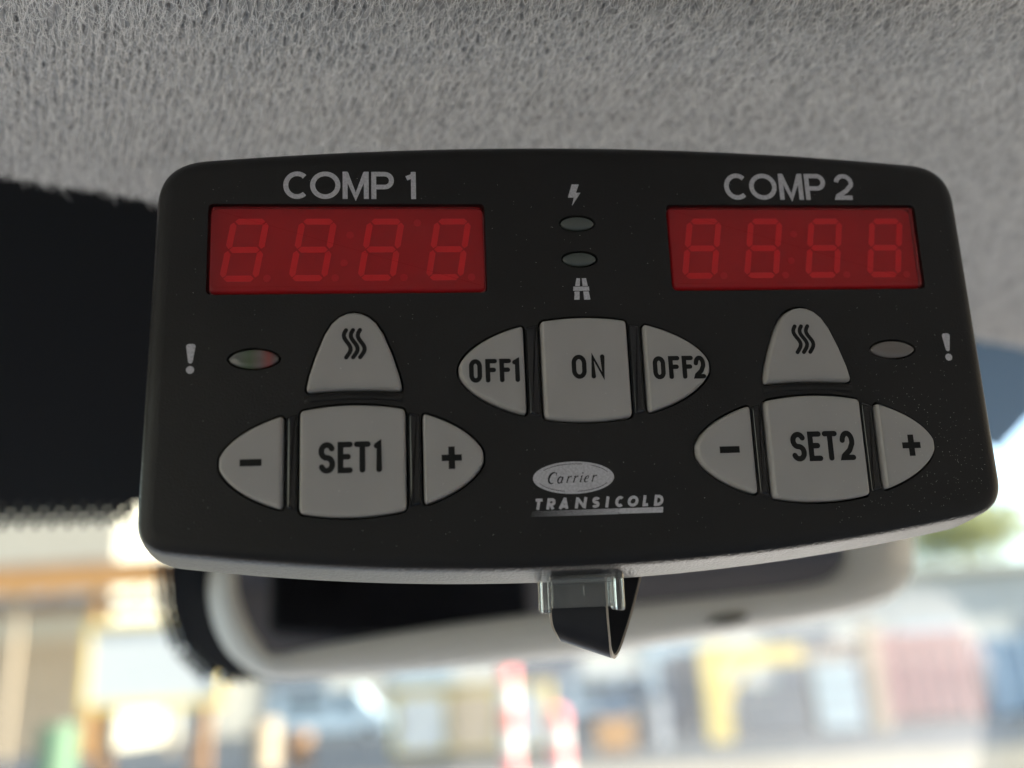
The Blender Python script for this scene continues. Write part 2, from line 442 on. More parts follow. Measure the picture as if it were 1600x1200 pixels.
def resample_closed(P, step):
    out = []
    for i in range(len(P)):
        a, b = P[i], P[(i+1) % len(P)]; L = math.hypot(b[0]-a[0], b[1]-a[1]); n = max(1, round(L/step))
        out += [(a[0]+(b[0]-a[0])*k/n, a[1]+(b[1]-a[1])*k/n) for k in range(n)]
    return out
def area(P): return 0.5*sum(P[i][0]*P[(i+1) % len(P)][1]-P[(i+1) % len(P)][0]*P[i][1] for i in range(len(P)))
def round_poly(C, radii, n=8):
    """polygon corners rounded with quadratic curves; radii per corner"""
    out = []
    for i, c in enumerate(C):
        r = radii[i] if isinstance(radii, (list, tuple)) else radii
        a, b = C[i-1], C[(i+1) % len(C)]
        la, lb = math.hypot(a[0]-c[0], a[1]-c[1]), math.hypot(b[0]-c[0], b[1]-c[1])
        if r <= 0: out.append(c); continue
        p = [c[k]+(a[k]-c[k])*min(r/la, 0.48) for k in (0, 1)]; q = [c[k]+(b[k]-c[k])*min(r/lb, 0.48) for k in (0, 1)]
        for k in range(n+1):
            t = k/n; out.append(tuple((1-t)**2*p[j]+2*t*(1-t)*c[j]+t*t*q[j] for j in (0, 1)))
    return out
def offset(P, d):
    """outward offset of a counter-clockwise outline"""
    n = len(P); out = []
    for i in range(n):
        a, b, c = P[i-1], P[i], P[(i+1) % n]
        n1 = (b[1]-a[1], -(b[0]-a[0])); n2 = (c[1]-b[1], -(c[0]-b[0]))
        l1, l2 = math.hypot(*n1) or 1e-9, math.hypot(*n2) or 1e-9
        nx, ny = n1[0]/l1+n2[0]/l2, n1[1]/l1+n2[1]/l2; l = math.hypot(nx, ny) or 1e-9
        k = 1/max(0.5, l/2)
        out.append((b[0]+nx/l*d*k, b[1]+ny/l*d*k))
    return out
def ccw(P): return P if area(P) > 0 else P[::-1]
def ring_mesh(name, P, prof, mat_, parent, cap_top=True, cap_bot=False, smooth=True):
    """prof: list of (outward offset, z) from top to bottom, all in mm"""
    n = len(P); v = []
    for o, z in prof: v += [mmv(p, z) for p in offset(P, o)]
    f = []
    if cap_top: f.append(list(range(n)))
    for k in range(len(prof)-1):
        f += [[(k+1)*n+i, (k+1)*n+(i+1) % n, k*n+(i+1) % n, k*n+i] for i in range(n)]
    if cap_bot: f.append([(len(prof)-1)*n+i for i in range(n)][::-1])
    o = mesh_obj(name, v, f, mat_, parent, smooth)
    if cap_top: o.data.polygons[0].use_smooth = False
    return o

root = empty('temperature_controller', DEV)
tag(root, 'black two-compartment controller with red digit windows and grey keys under the headliner', 'controller')

# outlines of everything that sits in the face
def body_outline():
    top = lambda x: 35.4-2.5*(x/53)**2
    bot = lambda x: -24.7+3.9*(x/51.2)**2+0.7*(x/51.2)
    W = 57.5; rt, rb = 6.0, 4.3
    P = []
    xs = np.linspace(-W+rb-1, W-rb, 60)
    P += [(x, bot(x)) for x in xs]
    def q(p, c, r, n=10): return [tuple((1-t)**2*p[j]+2*t*(1-t)*c[j]+t*t*r[j] for j in (0, 1)) for t in [k/n for k in range(1, n)]]
    P += q((W-rb, bot(W-rb)), (W+0.75, bot(W)), (W+0.7, bot(W)+rb))
    P += [(W+0.7-0.6*k/29, y) for k, y in enumerate(np.linspace(bot(W)+rb, top(W)-rt, 30))]
    P += q((W+0.1, top(W)-rt), (W, top(W)), (W-rt, top(W-rt)))
    P += [(x, top(x)) for x in np.linspace(W-rt, -W+rt, 60)]
    P += q((-W+rt, top(-W+rt)), (-W-0.3, top(W)), (-W-0.4, top(W)-rt))
    P += [(-W-0.4-0.8*k/29, y) for k, y in enumerate(np.linspace(top(W)-rt, bot(-W)+rb, 30))]
    P += q((-W-1.2, bot(-W)+rb), (-W-1.35, bot(-W)), (-W+rb-1, bot(-W+rb-1)))
    out = []
    for p in P:
        if not out or math.hypot(p[0]-out[-1][0], p[1]-out[-1][1]) > 0.05: out.append(p)
    return ccw(out)
def lens_y(u, b): return b*max(0.0, 1-u*u)**0.58
def mid_key(cx, cy, a, b, hw):
    xs = np.linspace(-hw, hw, 15)
    P = [(cx+x, cy-lens_y(x/a, b)) for x in xs]+[(cx+x, cy+lens_y(x/a, b)) for x in xs[::-1]]
    return ccw(round_corners(P, 0.8))
def end_key(cx, cy, a, b, x0, side):
    us = [math.sin(t) for t in np.linspace(math.asin(x0/a), math.pi/2, 16)]
    up = [(u*a, lens_y(u, b)) for u in us]
    P = up+[(x, -y) for x, y in up[::-1][1:]]
    # blunt the tip slightly
    P = [(min(x, a-0.12), y) for x, y in P]
    P = [(cx+side*x, cy+y) for x, y in P]
    return ccw(round_corners(P, 0.8))
def round_corners(P, r):
    n = len(P); rad = []
    for i in range(n):
        a, b, c = P[i-1], P[i], P[(i+1) % n]
        v1 = (b[0]-a[0], b[1]-a[1]); v2 = (c[0]-b[0], c[1]-b[1])
        l1, l2 = math.hypot(*v1) or 1e-9, math.hypot(*v2) or 1e-9
        cs = (v1[0]*v2[0]+v1[1]*v2[1])/(l1*l2)
        rad.append(r if cs < 0.6 else 0)
    # long straight edges need end points near the corner only: handled by round_poly's min()
    out = round_poly(P, rad, 6)
    res = []
    for p in out:
        if not res or math.hypot(p[0]-res[-1][0], p[1]-res[-1][1]) > 0.02: res.append(p)
    return res
def heat_key(cx):
    half = [(6.3, -0.45), (5.85, 1.7), (5.0, 4.4), (3.85, 7.3), (2.9, 8.85), (1.9, 9.75), (0.9, 10.2)]
    P = [(cx-x, y) for x, y in half]+[(cx, 10.32)]+[(cx+x, y) for x, y in half[::-1]]
    P += [(cx+x, -0.45+0.28*(1-(x/6.3)**2)) for x in np.linspace(5.2, -5.2, 9)]
    # smooth the dome
    return ccw(round_corners(P, 0.8))
def rect(x0, y0, x1, y1, r): return ccw(round_poly([(x0, y0), (x1, y0), (x1, y1), (x0, y1)], r, 6))
def ellipse(cx, cy, a, b, n=36, p=1.0):
    return [(cx+a*math.cos(2*math.pi*i/n), cy+b*math.copysign(abs(math.sin(2*math.pi*i/n))**p, math.sin(2*math.pi*i/n))) for i in range(n)]

KEYS = []   # outline, legend
for sx, t in ((-31.45, '1'), (31.45, '2')):
    KEYS.append((end_key(sx, -9.65, 17.1, 7.3, 9.0, -1), '-', sx, t))
    KEYS.append((mid_key(sx, -9.65, 17.1, 7.3, 6.8), 'SET', sx, t))
    KEYS.append((end_key(sx, -9.65, 17.1, 7.3, 9.2, 1), '+', sx, t))
    KEYS.append((heat_key(-31.25 if sx < 0 else 31.2), 'heat', sx, t))
KEYS.append((end_key(0, 2.05, 17.4, 7.2, 8.45, -1), 'OFF', 0, '1'))
KEYS.append((mid_key(0, 2.05, 17.4, 7.2, 5.95), 'ON', 0, ''))
KEYS.append((end_key(0, 2.05, 17.4, 7.2, 8.35, 1), 'OFF', 0, '2'))
DISP = [(-50.6, 13.45, -13.3, 25.95), (13.3, 13.45, 50.5, 25.9)]
LEDS = [(0.04, 23.26, 2.38, 1.0, 1), (0.06, 17.94, 2.4, 1.0, 1), (-44.36, 4.24, 3.3, 1.3, 0), (44.45, 4.17, 3.25, 1.25, 0)]

BODY = body_outline()
def case():
    holes = [offset(k[0], 0.38) for k in KEYS]
    holes += [rect(x0-0.28, y0-0.3, x1+0.28, y1+0.28, 0.8) for x0, y0, x1, y1 in DISP]
    holes += [offset(ellipse(x, y, a, b, p=1.15 if not c else 1.0), 0.27) for x, y, a, b, c in LEDS]
    prof = [(-2.3, 0), (-1.6, -0.05), (-1.0, -0.2), (-0.5, -0.5), (-0.15, -0.95), (0.08, -1.6), (0.35, -2.8), (0.75, -4.6), (1.15, -6.6), (1.45, -8.4), (1.5, -9.4), (1.2, -10.4), (0.4, -11.2), (-1.5, -11.8)]
    bm = bmesh.new()
    P0 = offset(BODY, prof[0][0])
    edges = []; rings = []
    for P in [P0]+holes:
        vs = [bm.verts.new(mmv(p, 0)) for p in P]
        rings.append(vs)
        edges += [bm.edges.new((vs[i], vs[(i+1) % len(vs)])) for i in range(len(vs))]
    bmesh.ops.triangle_fill(bm, use_beauty=True, use_dissolve=False, edges=edges, normal=(0, 0, 1))
    for f in bm.faces:
        if f.normal.z < 0: f.normal_flip()
        f.smooth = False
    prev = rings[0]; n = len(prev)
    for step, (o, z) in enumerate(prof[1:]):
        cur = [bm.verts.new(mmv(p, z)) for p in offset(BODY, o)]
        for i in range(n):
            f = bm.faces.new((cur[i], cur[(i+1) % n], prev[(i+1) % n], prev[i])); f.smooth = True; f.material_index = 1 if step >= 3 else 0
        prev = cur
    bm.faces.new(prev[::-1])
    # hole walls with a small rounded lip
    for P, vs in zip(holes, rings[1:]):
        n = len(vs); pv = vs
        for o, z in ((-0.04, -0.03), (-0.08, -0.12), (-0.09, -2.2)):
            cur = [bm.verts.new(mmv(p, z)) for p in offset(P, o)]
            for i in range(n):
                f = bm.faces.new((pv[i], pv[(i+1) % n], cur[(i+1) % n], cur[i])); f.smooth = True
            pv = cur
    me = bpy.data.meshes.new('case'); bm.to_mesh(me); bm.free(); me.materials.append(M['case']); me.materials.append(M['side'])
    link(bpy.data.objects.new('case', me), root)
    ring_mesh('backing_plate', offset(BODY, -2.5), [(0, -2.1), (0, -2.6)], M['well'], root, True, True, False)
case()

# ------------------------------------------------------------------ lettering as flat strokes
def ribbon(mb, pts, w, z, round_=True, closed=False, shear=0.0, taper=None):
    """flat stroke of width w (mm) along pts (mm)"""
    n = len(pts); L, Rr = [], []
    for i in range(n):
        if closed: a, c = pts[i-1], pts[(i+1) % n]
        else: a, c = pts[max(i-1, 0)], pts[min(i+1, n-1)]
        b = pts[i]
        d1 = (b[0]-a[0], b[1]-a[1]); d2 = (c[0]-b[0], c[1]-b[1])
        l1, l2 = math.hypot(*d1), math.hypot(*d2)
        if l1 < 1e-9: d1, l1 = d2, l2
        if l2 < 1e-9: d2, l2 = d1, l1
        tx, ty = d1[0]/l1+d2[0]/l2, d1[1]/l1+d2[1]/l2; l = math.hypot(tx, ty) or 1e-9
        k = min(1/max(l/2, 0.4), 1.9)
        ww = (w if taper is None else taper[i])/2
        nx, ny = -ty/l*k*ww, tx/l*k*ww
        L.append((b[0]+nx, b[1]+ny)); Rr.append((b[0]-nx, b[1]-ny))
    v = [mmv(p, z) for p in L]+[mmv(p, z) for p in Rr]
    m = n if closed else n-1
    f = [[i, n+i, n+(i+1) % n, (i+1) % n] for i in range(m)]
    mb.add(v, f)
    if round_ and not closed:
        for e, o in ((0, 1), (-1, -2)):
            cx, cy = pts[e]; ox, oy = pts[o]; a0 = math.atan2(cy-oy, cx-ox)
            vv = [mmv((cx+w/2*math.cos(a0-math.pi/2+math.pi*k/8), cy+w/2*math.sin(a0-math.pi/2+math.pi*k/8)), z) for k in range(9)]
            mb.add(vv, [list(range(9))])
def arc(cx, cy, rx, ry, a0, a1, n=14):
    return [(cx+rx*math.cos(math.radians(a0+(a1-a0)*k/n)), cy+ry*math.sin(math.radians(a0+(a1-a0)*k/n))) for k in range(n+1)]
# every glyph: (advance width, [strokes]); cap height 1, strokes run along centre lines inside the unit box
def glyph(ch, W, w):
    h = w/2; x0, x1, y0, y1 = h, W-h, h, 1-h; mx = W/2
    if ch == 'C': return [arc(mx, .5, (x1-x0)/2, (y1-y0)/2, 48, 312, 26)]
    if ch == 'O': return [('closed', arc(mx, .5, (x1-x0)/2, (y1-y0)/2, 0, 350, 35))]
    if ch == 'Q0': r = min((x1-x0)/2, .3); return [('closed', arc(x1-r, y1-r*1.25, r, r*1.25, 0, 90, 7)+arc(x0+r, y1-r*1.25, r, r*1.25, 90, 180, 7)+arc(x0+r, y0+r*1.25, r, r*1.25, 180, 270, 7)+arc(x1-r, y0+r*1.25, r, r*1.25, 270, 360, 7)[:-1])]
    if ch == 'M': return [[(x0, 0), (x0, 1)], [(x1, 0), (x1, 1)], [(x0+.02, 1-h*.6), (mx, h), (x1-.02, 1-h*.6)]]
    if ch == 'P': return [[(x0, 0), (x0, 1)], [(x0, y1), (x1-.24, y1)]+arc(x1-.24, (y1+.44)/2, .24, (y1-.44)/2, 90, -90)[1:]+[(x0, .44)]]
    if ch == '1': return [[(x1, 0), (x1, 1)], [(x1, .86), (x0, .76)]]
    if ch == '1r': return [[(x1, h), (x1, y1), (x0, y1-.06)]]
    if ch == '2': return [arc(mx, y1-.27, (x1-x0)/2, .27, 172, -20, 16)+[(mx+.06, .34), (x0+.02, y0+.06), (x0, y0), (x1, y0)]]
    if ch == 'F': return [[(x1, y1), (x0, y1), (x0, h)], [(x0, .53), (x1-.05, .53)]]
    if ch == 'N': return [[(x0, h), (x0, y1), (x1, y0), (x1, y1)]]
    if ch == 'S':
        r = (y1-y0)/4; rx = (x1-x0)/2
        return [arc(mx, y1-r, rx, r, 25, 270, 18)+arc(mx, y0+r, rx, r, 90, -155, 18)[1:]]
    if ch == 'E': return [[(x1, y1), (x0, y1), (x0, y0), (x1, y0)], [(x0, .52), (x1-.06, .52)]]
    if ch == 'T': return [[(x0, y1), (x1, y1)], [(mx, y1), (mx, h)]]
    if ch == 'I': return [[(mx, 0), (mx, 1)]]
    if ch == 'L': return [[(x0, 1), (x0, y0), (W, y0)]]
    if ch == 'D': return [[(x0, 0), (x0, 1)], [(x0, y1), (x1-.3, y1)]+arc(x1-.36, .5, .36, y1-.5, 90, -90)[1:]+[(x0, y0)]]
    if ch == 'A': return [[(x0-.02, 0), (mx+.02, 1)], [(mx-.02, 1), (x1+.02, 0)], [(x0+.12, .24), (x1-.12, .24)]]
    if ch == 'Nb': return [[(x0, 0), (x0, 1)], [(x1, 0), (x1, 1)], [(x0, .92), (x1, .08)]]
    if ch == 'R': return [[(x0, 0), (x0, 1)], [(x0, y1), (x1-.22, y1)]+arc(x1-.22, (y1+.42)/2, .22, (y1-.42)/2, 90, -90)[1:]+[(x0, .42)], [(x0+.2, .45), (x1, 0)]]
    if ch == 'Tb': return [[(0, y1), (W, y1)], [(mx, y1), (mx, 0)]]
    return []
def write(mb, items, x, y, H, w, z, round_=True, shear=0.0, slope=0.0, zi=0.006):
    """items: (glyph, left mm, width mm); y baseline, H cap height mm, w stroke in cap heights"""
    k = 0
    for ch, gx, gw in items:
        for st in glyph(ch, gw/H, w):
            cl = False
            if st and st[0] == 'closed': cl, st = True, st[1]
            pts = [(gx+px*H+shear*py*H, y+py*H+slope*(gx-x)) for px, py in st]
            k += 1
            ribbon(mb, pts, w*H, z+zi*(k % 5), round_, cl)
ZP = 0.035                                                    # print thickness above the face
for sgn, t in ((-1, '1'), (1, '2')):
    mb = MB()
    if sgn < 0: it = [('C', -40.85, 3.75), ('O', -37.2, 4.15), ('M', -32.75, 3.6), ('P', -28.8, 3.15), ('1', -24.25, 1.65)]
    else: it = [('C', 22.0, 3.8), ('O', 25.75, 4.15), ('M', 30.25, 3.6), ('P', 34.2, 3.15), ('2', 38.7, 2.95)]
    write(mb, it, 0, 26.9, 4.08, 0.168, ZP, round_=False)
    mb.build('printed_lettering', M['silver'], root)
# lightning bolt, road sign, exclamation marks
def flat(mb, P, z=ZP): mb.add([mmv(p, z) for p in P], [list(range(len(P)))])
mb = MB(); bolt = [(-0.45, 29.2), (-1.11, 27.18), (-0.25, 27.18), (-0.59, 25.9), (0.76, 27.92), (0.1, 27.92), (0.59, 29.21)]
mb.add([mmv(p, ZP) for p in bolt], [[0, 1, 2, 5, 6], [2, 3, 4, 5]]); mb.build('printed_bolt_symbol', M['silver'], root)
mb = MB()
for q in ([(-0.54, 15.13), (-0.8, 13.98), (-0.12, 13.98), (-0.03, 15.13)], [(0.21, 15.13), (0.27, 13.98), (1.0, 13.98), (0.82, 15.13)],
          [(-0.9, 13.2), (-1.02, 12.0), (-0.27, 12.0), (-0.2, 13.2)], [(0.32, 13.2), (0.37, 12.0), (1.26, 12.0), (1.1, 13.2)], [(-1.06, 13.9), (-1.1, 13.29), (1.2, 13.29), (1.16, 13.9)]):
    flat(mb, q)
mb.build('printed_road_symbol', M['silver'], root)
for cx in (-52.53, 52.72):
    mb = MB()
    flat(mb, [(cx-0.6, 6.1), (cx-0.5, 6.32), (cx-0.25, 6.42)][::-1] + [(cx-0.6, 6.1), (cx-0.28, 3.95), (cx-0.1, 3.78), (cx+0.1, 3.78), (cx+0.28, 3.95), (cx+0.6, 6.1), (cx+0.5, 6.32), (cx+0.25, 6.42)][1:])
    flat(mb, ellipse(cx, 2.9, 0.52, 0.52, 18))
    mb.build('printed_exclamation_mark', M['silver'], root)

# emblem: oval with script, slanted word and a bar fading into dots
def emblem():
    em = empty('printed_emblem'); em.parent = root
    P = ellipse(-2.46, -12.72, 5.47, 2.16, 56)
    mb = MB(); flat(mb, P); mb.build('oval', M['silver'], em)
    mb = MB()
    line = ellipse(-2.46, -12.72, 4.92, 1.84, 72)
    for a, b in ((4, 13), (15, 30), (40, 52), (55, 68)):
        ribbon(mb, line[a:b], 0.07, ZP+0.03, False)
    mb.build('inner_line', M['legend'], em)
    # script word: thin and thick strokes on a slant
    mb = MB(); sh = 0.32; base = -13.42; z = ZP+0.03
    def S(x, pts, ws):
        q = [(x+px+sh*py, base+py+0.012*(x+6)) for px, py in pts]
        ribbon(mb, q, 0.1, z, False, False, 0, ws)
    def taper(n, a, b): return [a+(b-a)*math.sin(math.pi*k/(n-1)) for k in range(n)]
    c = arc(0.6, 0.72, 0.52, 0.72, 55, 300, 16); S(-6.1, c, taper(17, 0.07, 0.27)); S(-6.1, [(0.93, 1.42), (0.98, 1.02)], [0.13, 0.06])
    def la(x):
        a = arc(0.3, 0.42, 0.28, 0.42, 20, 330, 14); S(x, a, taper(15, 0.07, 0.2)); S(x, [(0.6, 0.85), (0.55, 0.1), (0.75, 0.02)], [0.17, 0.17, 0.05])
    def lr(x): S(x, [(0.0, 0.78), (0.15, 0.85), (0.12, 0.0)], [0.05, 0.17, 0.17]); S(x, [(0.14, 0.5), (0.3, 0.78), (0.48, 0.86), (0.56, 0.74)], [0.06, 0.1, 0.14, 0.14])
    def li(x): S(x, [(0.0, 0.78), (0.15, 0.85), (0.12, 0.08), (0.28, 0.02)], [0.05, 0.17, 0.17, 0.05]); flat(mb, ellipse(x+0.15+sh*1.25, base+1.22+0.012*(x+6), 0.1, 0.1, 10), z)
    def le(x):
        a = [(0.04, 0.42), (0.45, 0.5), (0.52, 0.68), (0.38, 0.85), (0.15, 0.72), (0.04, 0.4), (0.12, 0.08), (0.3, 0.0), (0.52, 0.14)]
        S(x, a, [0.05, 0.07, 0.1, 0.08, 0.12, 0.19, 0.16, 0.1, 0.05])
    la(-4.75); lr(-3.55); lr(-2.65); li(-1.75); le(-1.15); lr(-0.15)
    mb.build('script_lettering', M['legend'], em)
    mb = MB()
    it = [(ch, -7.95+(a-98)*0.01294, (b-a-22)*0.01294) for ch, a, b in (('Tb', 98, 190), ('R', 220, 328), ('A', 350, 470), ('Nb', 515, 652), ('S', 688, 790), ('I', 828, 887), ('C', 930, 1048), ('O', 1060, 1195), ('L', 1220, 1300), ('D', 1340, 1458))]
    write(mb, it, 0, -16.82, 1.46, 0.27, ZP, round_=False, shear=0.2)
    mb.build('word_lettering', M['silver'], em)
    mb = MB()
    flat(mb, [(3.4, -17.7), (9.32, -17.72), (9.42, -16.98), (3.4, -17.0)])
    mb.build('underline_bar', M['silver'], em)
    mb = MB(); nx = 92; 
    for i in range(nx):
        x = -8.4+i*(11.78/nx); t = i/nx
        s = (0.026+0.062*t**0.8)
        for j in range(6):
            y = -17.67+j*0.124
            xx = x+0.045*j+(0.064 if j % 2 else 0)
            if xx > 3.36: continue
            flat(mb, [(xx-s, y), (xx, y-s), (xx+s, y), (xx, y+s)])
    tag(mb.build('halftone_dots', M['silver'], em), kind='stuff')
emblem()

# ------------------------------------------------------------------ keys
def key_part(P, leg, sx, t):
    top = 0.85
    n = len(P); cx0, cy0 = sum(p[0] for p in P)/n, sum(p[1] for p in P)/n
    rings = [[(p[0], p[1], z) for p in offset(P, o_)] for o_, z in ((0.12, -1.9), (0.06, top-1.1), (0.0, top-0.5), (-0.08, top-0.26), (-0.22, top-0.09), (-0.42, top))]
    o = mesh_obj('key', [mmv(p) for r_ in rings for p in r_], [[k*n+i, k*n+(i+1) % n, (k+1)*n+(i+1) % n, (k+1)*n+i] for k in range(len(rings)-1) for i in range(n)]+[[(len(rings)-1)*n+i for i in range(n)]], M['key'], root, True)
    o.data.polygons[len(o.data.polygons)-1].use_smooth = False
    names = {'-': 'grey minus key', '+': 'grey plus key', 'SET': 'grey square SET%s key' % t, 'heat': 'grey dome-shaped key with three wavy lines', 'OFF': 'grey OFF%s key' % t, 'ON': 'grey ON key'}
    o['label'] = names[leg]
    mb = MB(); z = top+0.03
    if leg == 'SET':
        x = -35.85 if t == '1' else 27.6
        y0 = -11.35 if t == '1' else -11.55
        it = [('S', x, 2.15), ('E', x+2.45, 1.95), ('T', x+4.55, 2.15)]
        it += [('1r', x+7.1, 1.05)] if t == '1' else [('2', x+7.0, 2.1)]
        write(mb, it, 0, y0, 4.1, 0.182, z)
    elif leg == 'OFF':
        x = -16.0 if t == '1' else 9.2
        it = [('Q0', x, 1.75), ('F', x+2.2, 1.6), ('F', x+4.1, 1.6)]
        it += [('1r', x+5.85, 0.98)] if t == '1' else [('2', x+5.75, 1.65)]
        write(mb, it, 0, 0.27, 3.25, 0.195, z)
    elif leg == 'ON':
        write(mb, [('Q0', -2.05, 2.05), ('N', 0.6, 1.95)], 0, 0.55, 3.36, 0.185, z)
    elif leg == '-':
        cx = -44.4 if t == '1' else 18.97
        flat(mb, [(cx-1.38, -10.1), (cx+1.38, -10.1), (cx+1.38, -9.2), (cx-1.38, -9.2)], z)
    elif leg == '+':
        cx, cy = (-18.63, -9.72) if t == '1' else (44.88, -9.72)
        a, b = 1.32, 0.42
        mb.add([mmv(p, z) for p in [(cx-a, cy-b), (cx-b, cy-b), (cx-b, cy-1.48), (cx+b, cy-1.48), (cx+b, cy-b), (cx+a, cy-b), (cx+a, cy+b), (cx+b, cy+b), (cx+b, cy+1.48), (cx-b, cy+1.48), (cx-b, cy+b), (cx-a, cy+b)]],
               [[0, 1, 10, 11], [1, 2, 3, 4, 7, 8, 9, 10], [4, 5, 6, 7]])
    elif leg == 'heat':
        cx, cy = (-31.2, 5.92) if t == '1' else (31.05, 5.65)
        for k in (-1, 0, 1):
            pts = []
            for i in range(25):
                s = i/24; y = 1.88-3.76*s
                pts.append((cx+k*0.92-0.44*math.sin(s*2*math.pi*1.0+0.35)*(1 if s < 1 else 1)+0.0, cy+y))
            ribbon(mb, pts, 0.56, z+0.004*k)
    mb.build('key_legend', M['legend'], o)
for k in KEYS: key_part(*k)

# raised dividers between neighbouring keys
def divider(cx, cy, a, b, xa, xb):
    P = []
    n = 18; s = 1 if xa > 0 else -1
    x0, x1 = (xa, xb)
    ya = lambda x: lens_y(abs(x)/a, b)-0.15
    L = [(cx+x0, cy+y) for y in np.linspace(-ya(x0), ya(x0), n)]
    Rr = [(cx+x1, cy+y) for y in np.linspace(ya(x1), -ya(x1), n)]
    P = ccw(L+Rr)
    ring_mesh('key_divider', round_corners(P, 0.3), [(-0.5, 0.22), (-0.3, 0.2), (-0.1, 0.1), (0.0, -0.08), (0.0, -1.0)], M['divider'], root)
for sx in (-31.45, 31.45):
    divider(sx, -9.65, 17.1, 7.3, -8.6, -7.2); divider(sx, -9.65, 17.1, 7.3, 7.2, 8.78)
divider(0, 2.05, 17.4, 7.2, -8.05, -6.35); divider(0, 2.05, 17.4, 7.2, 6.35, 7.95)
for cx in (-31.35, 31.3):
    P = [(cx+x, -1.95+0.38*(1-(x/6.6)**2)) for x in np.linspace(-6.5, 6.5, 14)]+[(cx+x, -0.98+0.30*(1-(x/6.6)**2)) for x in np.linspace(6.5, -6.5, 14)]
    ring_mesh('key_divider', ccw(P), [(-0.3, 0.16), (-0.12, 0.1), (0.0, -0.03), (0.0, -1.0)], M['case'], root)

# ------------------------------------------------------------------ red digit windows
def seg_poly(p, q, w):
    dx, dy = q[0]-p[0], q[1]-p[1]; L = math.hypot(dx, dy); ux, uy = dx/L, dy/L; nx, ny = -uy, ux; g = 0.14
    p = (p[0]+ux*g, p[1]+uy*g); q = (q[0]-ux*g, q[1]-uy*g); h = w/2
    return [p, (p[0]+ux*h-nx*h, p[1]+uy*h-ny*h), (q[0]-ux*h-nx*h, q[1]-uy*h-ny*h), q, (q[0]-ux*h+nx*h, q[1]-uy*h+ny*h), (p[0]+ux*h+nx*h, p[1]+uy*h+ny*h)]
def display(x0, y0, x1, y1, digits, dots, lab):
    d = empty('digit_display'); d.parent = root; d['label'] = lab
    P = rect(x0, y0, x1, y1, 0.9)
    ring_mesh('red_lens', P, [(-0.75, 0.12), (-0.5, 0.10), (-0.22, -0.02), (-0.05, -0.3), (0.0, -0.8)], M['lens'], d)
    ring_mesh('digit_board', offset(P, 0.15), [(0, -1.62), (0, -2.05)], M['plate'], d, True, True, False)
    for (tl, tr, bl) in digits:
        sl = (tl[0]-bl[0])/(tl[1]-bl[1])
        w = tr[0]-tl[0]; hgt = tl[1]-bl[1]
        A, B = tl, tr; E_, F_ = bl, (bl[0]+w, bl[1]); C_, D_ = ((tl[0]+bl[0])/2, (tl[1]+bl[1])/2), ((tl[0]+bl[0])/2+w, (tl[1]+bl[1])/2)
        for p, q in ((A, B), (C_, D_), (E_, F_), (C_, A), (D_, B), (E_, C_), (F_, D_)):
            S = seg_poly(p, q, 0.86)
            mesh_obj('segment', [mmv(s, -1.5) for s in S]+[mmv(s, -1.6) for s in S], [list(range(6))]+[[i, 6+i, 6+(i+1) % 6, (i+1) % 6] for i in range(6)], M['seg'], d)
    for x, y in dots:
        E2 = ellipse(x, y, 0.52, 0.52, 18)
        mesh_obj('decimal_point', [mmv(s, -1.5) for s in E2]+[mmv(s, -1.6) for s in E2], [list(range(18))]+[[i, 18+i, 18+(i+1) % 18, (i+1) % 18] for i in range(18)], M['dot'], d)
dg1 = [((x, 24.2), (x+4.35, 24.2), (x-1.42, 15.95)) for x in (-47.65, -38.4, -29.05, -19.65)]
display(*DISP[0], dg1, [(-43.1, 15.95), (-33.9, 15.95), (-24.5, 15.95), (-15.1, 15.95), (-31.87, 22.2), (-32.7, 18.1), (-22.5, 24.0)], 'unlit red digit window under COMP 1')
dg2 = [((x, 24.2), (x+4.3, 24.2), (x-1.4, 15.9)) for x in (16.95, 26.15, 35.35, 44.75)]
display(*DISP[1], dg2, [(21.3, 15.9), (30.5, 15.9), (39.8, 15.9), (49.0, 15.9), (32.4, 22.2), (31.6, 18.1)], 'unlit red digit window under COMP 2')

# indicator lamps
for k, (x, y, a, b, c) in enumerate(LEDS):
    P = ellipse(x, y, a, b, p=1.15 if not c else 1.0)
    n = len(P); v = []; rings = [(1.0, -0.6), (0.98, -0.02), (0.88, 0.10), (0.7, 0.2), (0.4, 0.27)]
    for s, z in rings: v += [mmv((x+(px-x)*s, y+(py-y)*s), z) for px, py in P]
    f = [[r*n+i, r*n+(i+1) % n, (r+1)*n+(i+1) % n, (r+1)*n+i] for r in range(len(rings)-1) for i in range(n)]+[[(len(rings)-1)*n+i for i in range(n)]]
    mesh_obj('indicator_lamp', v, f, M['led'] if c else (M['led3'] if x < 0 else M['led2']), root, True)

